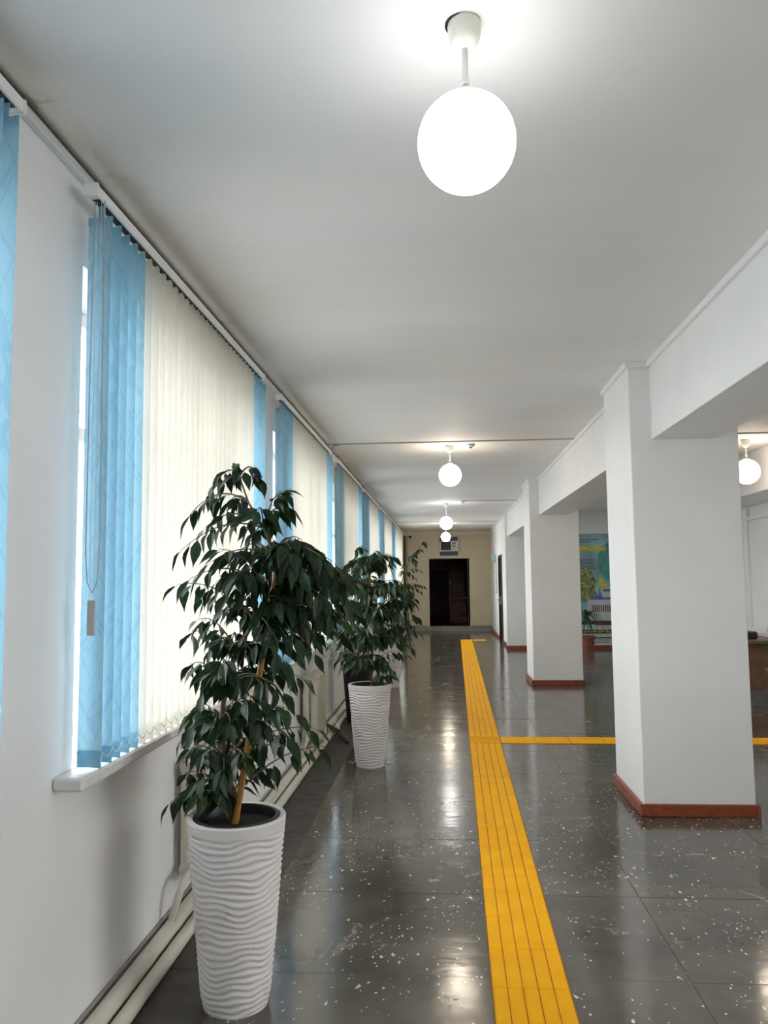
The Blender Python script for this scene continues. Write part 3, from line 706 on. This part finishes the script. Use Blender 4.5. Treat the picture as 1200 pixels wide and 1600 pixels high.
# big ficus in front
Y1 = 3.13
root = thing('potted_ficus', 'large leafy ficus with orange stake in the foremost wavy white planter', 'potted plant', (-0.818, Y1, 0), 'potted ficus along the windows')
planter(root, -0.818, Y1)
r1 = random.Random(11)
def P1(px, py, dy=0.0): return at(px, py, 1, Y1+dy)
stem1 = [P1(*q) for q in [(368, 1290), (360, 1250), (350, 1195), (345, 1135), (350, 1075), (370, 1020), (398, 968), (420, 920), (428, 870), (412, 825), (388, 785), (374, 745)]]
stem1[0].z = 0.63
tips1 = [(372, 732), (405, 744), (335, 762), (438, 768), (300, 800), (446, 790), (285, 850), (280, 905), (322, 815), (350, 800), (405, 795), (460, 838), (345, 850), (392, 845), (428, 838), (300, 895), (318, 925),
         (292, 985), (298, 1030), (310, 960), (340, 900), (370, 890), (480, 850), (505, 865), (528, 880), (545, 905), (470, 880), (495, 905), (520, 930), (540, 955), (445, 900), (415, 900), (388, 920), (350, 945),
         (468, 940), (498, 960), (515, 990), (430, 950), (400, 965), (365, 985), (335, 1000), (460, 985), (490, 1010), (440, 1020), (410, 1030), (375, 1040), (345, 1060), (320, 1070), (305, 1095), (470, 1050), (440, 1070),
         (405, 1085), (370, 1095), (335, 1110), (310, 1130), (288, 1140), (460, 1105), (490, 1130), (505, 1158), (475, 1165), (445, 1140), (415, 1130), (380, 1140), (345, 1150), (320, 1165), (300, 1160), (350, 1195), (385, 1180), (415, 1190), (310, 1210), (288, 1228), (268, 1245), (325, 1232), (400, 1150), (360, 1120), (430, 1100), (455, 850), (475, 865), (490, 880), (510, 900), (530, 915), (485, 935), (505, 950), (460, 915), (440, 930), (530, 975), (480, 975), (455, 1005), (425, 985), (395, 945), (360, 915), (330, 870), (370, 860), (410, 870), (385, 1000), (350, 1025), (415, 1055), (450, 1040), (470, 835), (495, 850), (520, 870), (540, 885), (552, 900), (545, 925), (530, 900), (550, 945), (525, 955), (505, 925), (515, 880), (480, 895), (450, 875), (435, 860), (500, 985), (475, 960), (445, 985), (290, 1200), (300, 1110), (315, 1045)]
T1 = []
for px, py in tips1:
    dy = r1.uniform(-0.22, 0.26)*(0.35 if py < 800 else 1)
    p = P1(px, py+(8 if py > 800 else 0), dy); p.x = max(p.x, -1.11); T1.append(p)
ficus(root, stem1, T1, 5, 0.098, 300, (9, 13), keep=wallkeep)
a, b = P1(364, 1292, -0.02), P1(433, 886, -0.02); a.z = 0.62
mb = MB(); mb.tube([a, a.lerp(b, 0.33)+Vector((0.002, 0, 0)), a.lerp(b, 0.66), b], [0.0135, 0.013, 0.0125, 0.012], 7)
mb.build('stake', 'stake', root, True)['label'] = 'orange varnished support stake'
mb = MB(); p = stem1[0]
mb.tube([P1(372, 1290, 0.03), P1(372, 1255, 0.03), P1(352, 1190, 0.04), P1(349, 1130, 0.05), P1(352, 1080, 0.05)], [0.009, 0.008, 0.007, 0.006, 0.005], 7); mb.build('second_stem', 'bark', root, True)

# second ficus
Y2 = 7.02
root = thing('potted_ficus', 'dense ficus in the middle wavy white planter', 'potted plant', (-0.66, Y2, 0), 'potted ficus along the windows')
planter(root, -0.66, Y2)
def P2(px, py, dy=0.0): return at(px, py, 1, Y2+dy)
stem2 = [P2(*q) for q in [(580, 1070), (581, 1040), (583, 1000), (584, 960), (580, 920), (576, 885), (570, 860)]]; stem2[0].z = 0.63
r2 = random.Random(21); T2 = []
for k in range(64):
    a = r2.uniform(0, 2*PI); q = math.sqrt(r2.random())
    px, py = 577+64*q*math.cos(a), 938+72*q*math.sin(a)
    if py < 880 and px < 545: px += 25
    p = P2(px, py, r2.uniform(-0.3, 0.3)); p.x = max(p.x, -1.09); T2.append(p)
for px, py in [(640, 1010), (632, 1020), (622, 1005), (612, 1045), (606, 1052), (530, 1020), (540, 1035), (520, 1005), (556, 1030), (648, 962), (642, 940), (612, 868), (560, 858), (588, 860), (600, 1030), (570, 1010), (518, 1018), (528, 1030), (548, 1020), (535, 1000), (545, 1040), (580, 1020), (592, 1000), (620, 985), (635, 975), (615, 960), (520, 905), (530, 890), (540, 915), (518, 940), (528, 960), (512, 985), (540, 975), (525, 925), (545, 945), (535, 985), (638, 915), (645, 935), (650, 985), (640, 1000)]:
    p = P2(px, py, r2.uniform(-0.2, 0.2)); p.x = max(p.x, -1.09); T2.append(p)
ficus(root, stem2, T2, 7, 0.115, 300, (8, 11), keep=wallkeep)

# ficus in the black planter
Y3p = 9.12; XB3 = -1.0
root = thing('potted_ficus', 'ficus in a tall plain black planter by the wall', 'potted plant', (XB3, Y3p, 0), 'potted ficus along the windows')
mb = MB(); mb.lathe([(0.0, 0), (0.115, 0), (0.12, 0.01), (0.172, 0.70), (0.177, 0.715), (0.168, 0.72), (0.160, 0.71), (0.155, 0.64)], 36)
pot = mb.build('pot', 'black', root, True, local=True); pot['label'] = 'plain black tapered pot'
MB().lathe([(0, 0.655), (0.08, 0.655), (0.157, 0.648)], 24).build('soil', 'soil', root, True, local=True)
def P3(px, py, dy=0.0): return at(px, py, 1, Y3p+dy)
stem3 = [Vector((XB3, Y3p, 0.64)), Vector((XB3+0.02, Y3p, 0.9)), Vector((XB3-0.01, Y3p, 1.2)), Vector((XB3+0.03, Y3p, 1.5)), Vector((XB3+0.05, Y3p, 1.8))]
r3 = random.Random(31); T3 = []
for k in range(46):
    px, py = r3.uniform(528, 612), r3.uniform(862, 1030)
    p = P3(px, py, r3.uniform(-0.25, 0.3)); p.x = max(p.x, -1.09); T3.append(p)
ficus(root, stem3, T3, 9, 0.10, 150, (8, 11), keep=wallkeep)

# ficus farthest
Y4 = 12.1
root = thing('potted_ficus', 'slender loose ficus in the farthest wavy white planter', 'potted plant', (-0.82, Y4, 0), 'potted ficus along the windows')
planter(root, -0.82, Y4)
def P4(px, py, dy=0.0): return at(px, py, 1, Y4+dy)
stem4 = [P4(*q) for q in [(611, 1010), (614, 985), (618, 950), (624, 920), (632, 895), (645, 870), (660, 850)]]; stem4[0].z = 0.63
r4 = random.Random(41); T4 = []
for px, py in [(664, 848), (656, 858), (650, 866), (640, 872), (648, 880), (632, 880), (655, 890), (638, 895), (650, 905), (660, 915), (645, 915), (625, 895), (618, 905), (632, 912), (655, 922), (640, 930), (628, 928), (615, 925), (648, 938), (622, 940), (634, 948), (645, 952), (610, 950), (618, 960), (630, 965), (642, 968), (650, 978), (636, 982), (622, 978), (610, 975), (628, 992), (640, 996), (648, 990), (616, 995), (606, 990), (632, 1005), (620, 1008), (604, 935), (608, 915)]:
    p = P4(px, py, r4.uniform(-0.25, 0.25)); p.x = max(p.x, -1.09); T4.append(p)
ficus(root, stem4, T4, 13, 0.088, 0, (6, 9), keep=wallkeep)

# hose nozzle lying over the pipes
nz = thing('hose_nozzle', 'brown rubber hose nozzle lying across the heating pipes', 'hose nozzle', (-1.1, 8.1, 0))
MB().tube([(-1.235, 8.36, 0.103), (-1.16, 8.27, 0.083), (-1.09, 8.16, 0.062)], [0.016, 0.024, 0.026], 10).build('coupling', 'nozzle', nz, True)
MB().tube([(-1.09, 8.16, 0.062), (-1.03, 8.04, 0.037), (-0.965, 7.92, 0.012)], [0.022, 0.019, 0.013], 10).build('spout', 'nozzle', nz, True)
MB().tube([(-1.14, 8.24, 0.10), (-1.125, 8.22, 0.15), (-1.09, 8.17, 0.155), (-1.08, 8.14, 0.10)], 0.008, 8).build('carry_loop', 'bead', nz, True)
MB().tube([(-1.235, 8.36, 0.10), (-1.25, 8.30, 0.16), (-1.21, 8.10, 0.20), (-1.17, 7.95, 0.14), (-1.175, 7.86, 0.060)], 0.004, 6).build('wire', 'nozzle', nz, True)

# ------------------------------------------------------------------ end of the corridor
# stairwell behind the doorway
sw = MB(); X0s, X1s = -1.6, 1.9; YS = YE+0.22
sw.box(X0s-0.1, X0s, YS, 33, 0, 4.2); sw.box(X1s, X1s+0.1, YS, 33, 0, 4.2); sw.box(X0s, X1s, 33, 33.1, 0, 4.2); sw.box(X0s, X1s, YS, 33, 4.2, 4.3)
sw.box(X0s, XW, YE+0.1, YS, 0, 4.2); sw.box(XW, X1s, YE+0.1, YS, ZC, 4.2); sw.box(XBEAM0+0.2, X1s, YE+0.1, YS, 0, ZC)
struct('wall_stairwell', sw, 'stairpaint', 'brown painted walls of the stairwell', 'wall')
sf = struct('floor_stairwell', MB().box(X0s, X1s, YS-0.12, 33, 0.0, 0.12), 'redwood', 'red-brown stairwell floor', 'floor')
for k in range(9):
    x = -1.2+k*0.27; mtx = Matrix.Translation((x, YE+1.3, 0.121)) @ Matrix.Rotation(0.18, 4, 'Z')
    MB().box(-0.125, 0.125, -1.0, 1.2, 0, 0.004, mtx).build('floor_plank', 'redwood', sf)
st = thing('staircase', 'red-brown staircase with worn pale nosings beyond the doorway', 'staircase', (0.5, 27.6, 0.12))
for k in range(15):
    y = 27.6+0.28*k; z = 0.12+0.16*(k+1)
    sp = MB().box(0.20, 0.76, y, y+0.29, 0.12, z-0.02).build('step', 'redwood', st)
    MB().bbox(0.19, 0.77, y-0.02, y+0.29, z-0.026, z, 0.004).build('tread_nosing', 'nosing', sp)
MB().prism([(0.175, 27.55, 1.42), (0.175, 31.6, 3.7), (0.175, 31.6, 3.82), (0.175, 27.55, 1.54)], (0.06, 0, 0)).build('handrail', 'orange', st)
for k in range(6):
    y = 27.65+0.75*k; MB().box(0.19, 0.215, y, y+0.03, 0.12, 1.46+0.563*(y-27.55)).build('baluster', 'darkwood', st)
MB().box(0.10, 0.72, 31.55, 31.75, 2.36, 2.50).build('landing_edge', 'pinkish', st)
tag(MB().bbox(-0.75, 0.13, 31.3, 31.36, 1.92, 2.5, 0.01).build('wall_panel', 'pinkish'), 'beige panel high on the stairwell wall', 'panel')
dl = thing('door_leaf', 'dark wooden door leaf standing open in the end doorway', 'door', (0.77, YE+0.2, 0.12))
MB().bbox(0.735, 0.775, YE+0.225, YE+1.0, 0.125, 2.21, 0.005).build('leaf_panel', 'darkwood', dl)
MB().tube([(0.735, YE+0.9, 1.0), (0.69, YE+0.9, 1.0), (0.69, YE+0.8, 1.0)], 0.010, 8).build('door_handle', 'chrome', dl, True)
# display sign above the doorway
tv = thing('display_sign', 'blue and white information display mounted above the end doorway', 'sign', (0.17, YE, 2.33))
xs0, xs1 = -0.105, 0.455
MB().bbox(xs0, xs1, YE-0.05, YE-0.0, 2.33, 2.91, 0.004).build('back_panel', 'tvblue', tv)
MB().bbox(xs0-0.012, xs1+0.006, YE-0.075, YE-0.05, 2.46, 2.785, 0.004).build('display_frame', 'paper', tv)
MB().box(xs0+0.03, xs0+0.345, YE-0.079, YE-0.075, 2.50, 2.755).build('screen', 'tvscreen', tv)
for i, (z, w_, mt) in enumerate([(2.735, 0.11, 'greyink'), (2.69, 0.12, 'redink'), (2.56, 0.07, 'redink')]):
    MB().box(xs0+0.44-w_/2, xs0+0.44+w_/2, YE-0.078, YE-0.075, z-0.012, z+0.012).build('printed_line', mt, tv)
for dx in (-0.03, 0.03): MB().box(xs0+0.44+dx-0.022, xs0+0.44+dx+0.022, YE-0.078, YE-0.075, 2.605, 2.645).build('printed_line', 'redink', tv)
MB().bbox(0.50, 0.57, YE-0.03, YE, 2.83, 2.90, 0.005).build('cable_box', 'cream', tv)
MB().tube([(0.53, YE-0.01, 2.84), (0.525, YE-0.012, 2.65), (0.50, YE-0.015, 2.52), (0.545, YE-0.015, 2.48), (0.51, YE-0.015, 2.46)], 0.006, 6).build('power_cable', 'greyskirt', tv, True)
tag(MB().bbox(0.57, XBEAM0, YE-0.012, YE, 2.862, 2.875, 0.002).build('cable_duct', 'cable'), 'thin cable duct on the end wall beside the display', 'cable')
# corner pipes and surveillance camera
tag(MB().tube([(-1.21, YE-0.09, 0.12), (-1.21, YE-0.09, 2.95)], 0.035, 10).build('riser_pipe', 'brownpipe', None, True), 'brown vertical riser pipe tucked in the wall corner', 'pipe')
tag(MB().tube([(-1.11, YE-0.07, 0.12), (-1.11, YE-0.07, 2.95)], 0.026, 10).build('riser_pipe', 'cream', None, True), 'cream vertical riser pipe beside the brown one', 'pipe')
cc = thing('surveillance_camera', 'small dark surveillance camera high in the far window corner', 'camera', (-1.03, YE-0.08, 3.0))
MB().lathe([(0.0, -0.05), (0.035, -0.04), (0.042, 0), (0.042, 0.03)], 16, (-1.03, YE-0.1, 2.93)).build('housing', 'black', cc, True)
MB().tube([(-1.03, YE-0.05, 3.0), (-1.03, YE-0.1, 2.95)], 0.015, 8).build('mount', 'trim', cc, True)
# dark side door and its neighbours
d1 = link('door_1', None, None, (XBEAM0, (YD0+YD1)/2, 0)); d1['kind'] = 'structure'; d1['label'] = 'dark door in the right corridor wall'; d1['category'] = 'door'
MB().bbox(XBEAM0+0.03, XBEAM0+0.08, YD0+0.06, YD1-0.06, 0.01, 2.14, 0.004).build('door_panel', 'darkwood', d1)
fr = MB(); fr.bbox(XBEAM0-0.02, XBEAM0+0.12, YD0, YD0+0.06, 0, 2.2); fr.bbox(XBEAM0-0.02, XBEAM0+0.12, YD1-0.06, YD1, 0, 2.2); fr.bbox(XBEAM0-0.02, XBEAM0+0.12, YD0+0.06, YD1-0.06, 2.14, 2.2)
fr.build('door_frame', 'darkwood', d1)
MB().bbox(XBEAM0+0.01, XBEAM0+0.03, YD1-0.16, YD1-0.11, 0.92, 1.12, 0.003).build('lock_plate', 'chrome', d1)
MB().tube([(XBEAM0+0.03, YD1-0.13, 1.04), (XBEAM0-0.06, YD1-0.13, 1.04), (XBEAM0-0.06, YD1-0.26, 1.05)], 0.011, 8).build('door_handle', 'chrome', d1, True)
tag(MB().bbox(XBEAM0-0.10, XBEAM0, 22.25, 22.75, 2.08, 2.26, 0.01).build('control_box', 'cyan'), 'blue-grey box high on the wall past the dark door', 'box')
for z0, z1, lb in ((1.80, 2.02, 'framed notice directly under the blue-grey box'), (1.20, 1.52, 'lowest framed notice beside the dark door'), (1.56, 1.76, 'middle framed notice beside the dark door')):
    t = thing('wall_notice', lb, 'notice', (XBEAM0, 22.3, z0), 'framed notices beside the dark door')
    MB().bbox(XBEAM0-0.018, XBEAM0, 22.1, 22.6, z0, z1, 0.003).build('frame', 'greyskirt', t)
    MB().box(XBEAM0-0.020, XBEAM0-0.018, 22.13, 22.57, z0+0.02, z1-0.02).build('sheet', 'paper', t)

# ------------------------------------------------------------------ tall poster on the hall's back wall
YP = Y3-0.012; px0, px1, pz0, pz1 = 3.035, 4.30, 0.13, 2.59
ps = thing('poster', 'tall turquoise poster with tree, white building and open books', 'poster', (3.6, Y3, 0.13))
M['pteal'] = plain('poster_teal', (0.25, 0.45, 0.47), 0.3, var=0.35, scale=1.6)
M['pgreen'] = plain('poster_green', (0.07, 0.29, 0.25), 0.3, var=0.2)
M['ptree'] = plain('poster_tree', (0.20, 0.23, 0.07), 0.35, var=0.75, scale=16)
M['pbuild'] = plain('poster_building', (0.55, 0.50, 0.55), 0.35, var=0.15, scale=5)
M['pblue'] = plain('poster_blue', (0.08, 0.13, 0.30), 0.35, var=0.4, scale=7)
M['pbook'] = plain('poster_book', (0.50, 0.54, 0.50), 0.35, var=0.3, scale=5)
M['pdark'] = plain('poster_dark', (0.03, 0.035, 0.03), 0.35, var=0.5, scale=8)
M['pmaroon'] = plain('poster_maroon', (0.12, 0.015, 0.02), 0.35)
MB().bbox(px0, px1, YP, Y3, pz0, pz1, 0.003).build('poster_sheet', 'pteal', ps)
_lay = [0]
def pr(name, mat, pts):
    _lay[0] += 1; y = YP-0.0004*_lay[0]
    MB().prism([(x, y, z) for x, z in pts], (0, 0.0003, 0)).build(name, mat, ps)
def rect(n, m, x0, x1, z0, z1): pr(n, m, [(x0, z0), (x1, z0), (x1, z1), (x0, z1)])
X = lambda u: px0+u*0.66           # u = 1 at the column edge seen in the photograph
arc = [(X(0.66)+0.9*(1-math.cos(a)), 1.95+0.75*math.sin(a)*0.85) for a in [k*PI/20-PI/2 for k in range(21)]]
pr('printed_arc', 'pgreen', [(px1, 1.32)]+[(min(px1, p[0]), min(pz1, max(1.3, p[1]))) for p in arc]+[(px1, 2.58)])
rect('printed_haze', 'pblue', px0, px1, 1.05, 1.18)
rect('yellow_caption', 'yellowink', X(0.04), X(0.96), 2.20, 2.30)
for z, u in ((2.455, 0.72), (2.405, 0.45)): rect('printed_line', 'greyink', X(0.08), X(u), z-0.011, z+0.011)
for z, u in ((2.0, 0.55), (1.955, 0.55), (1.91, 0.55), (1.845, 0.57), (1.80, 0.58)): rect('printed_line', 'greyink', X(0.05), X(u), z-0.015, z+0.012)
tr_ = [(X(0.26)+(0.215+0.02*math.sin(7*a))*math.cos(a), 1.44+(0.36+0.025*math.sin(9*a))*math.sin(a)) for a in [2*PI*k/40 for k in range(40)]]
pr('printed_tree', 'ptree', [(max(px0+0.005, x), z) for x, z in tr_])
pr('printed_roof', 'yellowink', [(X(0.70), 1.36), (X(0.70), 1.62), (X(0.84), 1.54), (X(1.02), 1.36)])
rect('printed_tower', 'pbuild', X(0.80), px1, 1.15, 1.36); rect('printed_shade', 'pblue', X(0.82), px1, 1.28, 1.34)
pr('printed_spire', 'pblue', [(X(0.52), 1.16), (X(0.58), 1.28), (X(0.66), 1.18), (X(0.70), 1.40), (X(0.76), 1.16)])
rect('printed_building', 'pbuild', X(0.28), px1, 0.80, 1.10)
for k in range(10): rect('printed_opening', 'pdark', X(0.45+0.07*k), X(0.45+0.07*k)+0.024, 0.83, 0.98)
pr('printed_book', 'pbook', [(X(0.05), 0.70), (X(0.12), 0.80), (px1, 0.78), (px1, 0.64), (X(0.2), 0.63)])
rect('printed_cover', 'pdark', px0, px1, 0.55, 0.63); rect('printed_cover', 'pmaroon', X(0.55), px1, 0.53, 0.60)
rect('printed_pages', 'pbook', px0, px1, 0.43, 0.53); rect('printed_spine', 'pdark', px0, px1, 0.345, 0.425)
rs_ = random.Random(3); x = X(0.06)
while x < px1-0.05:
    wd = rs_.uniform(0.025, 0.05); rect('gilt_lettering', 'yellowink', x, x+wd, 0.370+rs_.uniform(-.008, .008), 0.402+rs_.uniform(-.008, .008)); x += wd+0.014
rect('printed_pages', 'pbook', px0, px1, 0.27, 0.34); rect('printed_cover', 'pdark', px0, px1, 0.245, 0.268); rect('printed_pages', 'pbook', px0, px1, 0.15, 0.20)

# dracaena beside the poster
dr = thing('potted_dracaena', 'spiky dracaena in a red-brown pot in front of the poster', 'potted plant', (3.12, 17.85, 0))
MB().lathe([(0.0, 0), (0.115, 0), (0.15, 0.27), (0.165, 0.275), (0.165, 0.33), (0.15, 0.33), (0.14, 0.27)], 28).build('pot', 'terracotta', dr, True, local=True)
MB().lathe([(0.0, 0.29), (0.145, 0.285)], 20).build('soil', 'soil', dr, True, local=True)
MB().tube([(0, 0, 0.28), (0.01, 0, 0.5), (-0.01, 0, 0.80)], [0.014, 0.012, 0.010], 8).build('stem', 'bark', dr, True, local=True)
rd = random.Random(8)
for k in range(60):
    a = rd.uniform(0, 2*PI); el = rd.uniform(-0.4, 1.3); L_ = rd.uniform(0.32, 0.52)
    d = Vector((math.cos(a), math.sin(a), 0)); sd = Vector((-math.sin(a), math.cos(a), 0)); pts = []
    for q in range(5):
        t = q/4; p = Vector((-0.01, 0, 0.72+0.09*rd.random()))+d*(L_*t*math.cos(el*0.8))+Vector((0, 0, L_*(math.sin(el)*t-0.75*t*t)))
        pts.append((p-sd*0.017*(1-t**2), p+sd*0.017*(1-t**2)))
    mb = MB(); mb.v = [tuple(v) for pr_ in pts for v in pr_]; mb.f = [(2*i, 2*i+1, 2*i+3, 2*i+2) for i in range(4)]
    mb.build('leaf', 'palm', dr, True, local=True)

# ------------------------------------------------------------------ side hall by the far wall
hw = link('window_8', None, None, (XR, 11.4, 0.83)); hw['kind'] = 'structure'; hw['label'] = 'white frame and panel standing in for a daylight patch on the side hall wall'; hw['category'] = 'window'
f = MB(); f.bbox(XR-0.05, XR, 9.3, 9.4, 0.80, 2.46); f.bbox(XR-0.05, XR, 11.9, 12.03, 0.80, 2.6); f.bbox(XR-0.05, XR, 9.4, 11.9, 2.40, 2.46); f.bbox(XR-0.05, XR, 9.4, 11.9, 0.80, 0.86); f.build('window_frame', 'trim', hw)  # frame and panel stand in for a daylight patch; tallest post is a pilaster
MB().bbox(XR-0.02, XR, 9.4, 11.9, 0.86, 2.40).build('daylight_patch_panel', 'wall', hw)
tb = thing('hall_table', 'brown wooden table against the far wall of the side hall', 'table', (4.05, 11.3, 0))
MB().bbox(3.70, 4.42, 10.72, 12.2, 0.72, 0.76, 0.005).build('tabletop', 'woodtable', tb)
for xx in (3.74, 4.35):
    for yy in (10.78, 12.12): MB().bbox(xx, xx+0.05, yy, yy+0.05, 0, 0.72, 0.004).build('leg', 'woodtable', tb)
MB().box(3.76, 3.78, 10.83, 12.12, 0.12, 0.72).build('modesty_panel', 'woodtable', tb)
MB().box(3.76, 4.38, 10.80, 10.83, 0.12, 0.72).build('side_panel', 'woodtable', tb)
tag(MB().bbox(3.85, 4.15, 11.0, 11.4, 0.76, 0.86, 0.02).build('dark_bag', 'darkwood'), 'dark low bag lying on the brown hall table', 'bag')
sb = thing('plant_stool', 'low wooden stool carrying the blue pot', 'stool', (4.15, 10.22, 0))
MB().bbox(3.98, 4.32, 10.05, 10.39, 0.42, 0.45, 0.005).build('seat', 'woodtable', sb)
for xx in (4.00, 4.26):
    for yy in (10.07, 10.33): MB().bbox(xx, xx+0.04, yy, yy+0.04, 0, 0.42, 0.003).build('leg', 'woodtable', sb)
hp = thing('potted_houseplant', 'bushy green houseplant in a dark blue pot on the stool', 'potted plant', (4.15, 10.22, 0.45))
MB().lathe([(0.0, 0), (0.09, 0), (0.135, 0.24), (0.14, 0.26), (0.13, 0.26), (0.12, 0.20)], 24).build('pot', 'blue', hp, True, local=True)
MB().lathe([(0.0, 0.22), (0.122, 0.215)], 18).build('soil', 'soil', hp, True, local=True)
HL = leaf_mesh(2, 1.0, 0.6).mesh('leaf', 'houseplant', True); rh = random.Random(5)
for k in range(70):
    a = rh.uniform(0, 2*PI); e = rh.uniform(-0.3, 1.3); rr = rh.uniform(0.05, 0.2)
    o = link('leaf', HL, hp, (rr*math.cos(a)*math.cos(e), rr*math.sin(a)*math.cos(e), 0.27+0.16*rh.random()+rr*math.sin(e)*0.8)); s_ = rh.uniform(0.08, 0.13); o.scale = (s_, s_, s_); o.rotation_euler = (rh.uniform(-0.7, 0.6), rh.uniform(-.4, .4), a-PI/2)
MB().tube([(0, 0, 0.2), (0.01, 0, 0.35), (0, 0.01, 0.48)], 0.008, 6).build('stem', 'twig', hp, True, local=True)
chx = thing('metal_chair', 'white tubular chair standing beside the plant stool', 'chair', (4.03, 9.6, 0))
MB().bbox(3.88, 4.28, 9.42, 9.84, 0.42, 0.46, 0.015).build('seat', 'darkwood', chx)
MB().bbox(4.25, 4.28, 9.42, 9.84, 0.62, 0.9, 0.012).build('backrest', 'darkwood', chx)
for yy in (9.44, 9.82):
    MB().tube([(4.28, yy, 0.9), (4.27, yy, 0.45), (4.32, yy, 0.0)], 0.011, 8).build('rear_leg', 'pvc', chx, True)
    MB().tube([(3.90, yy, 0.45), (3.88, yy, 0.2), (3.85, yy, 0.0)], 0.011, 8).build('front_leg', 'pvc', chx, True)
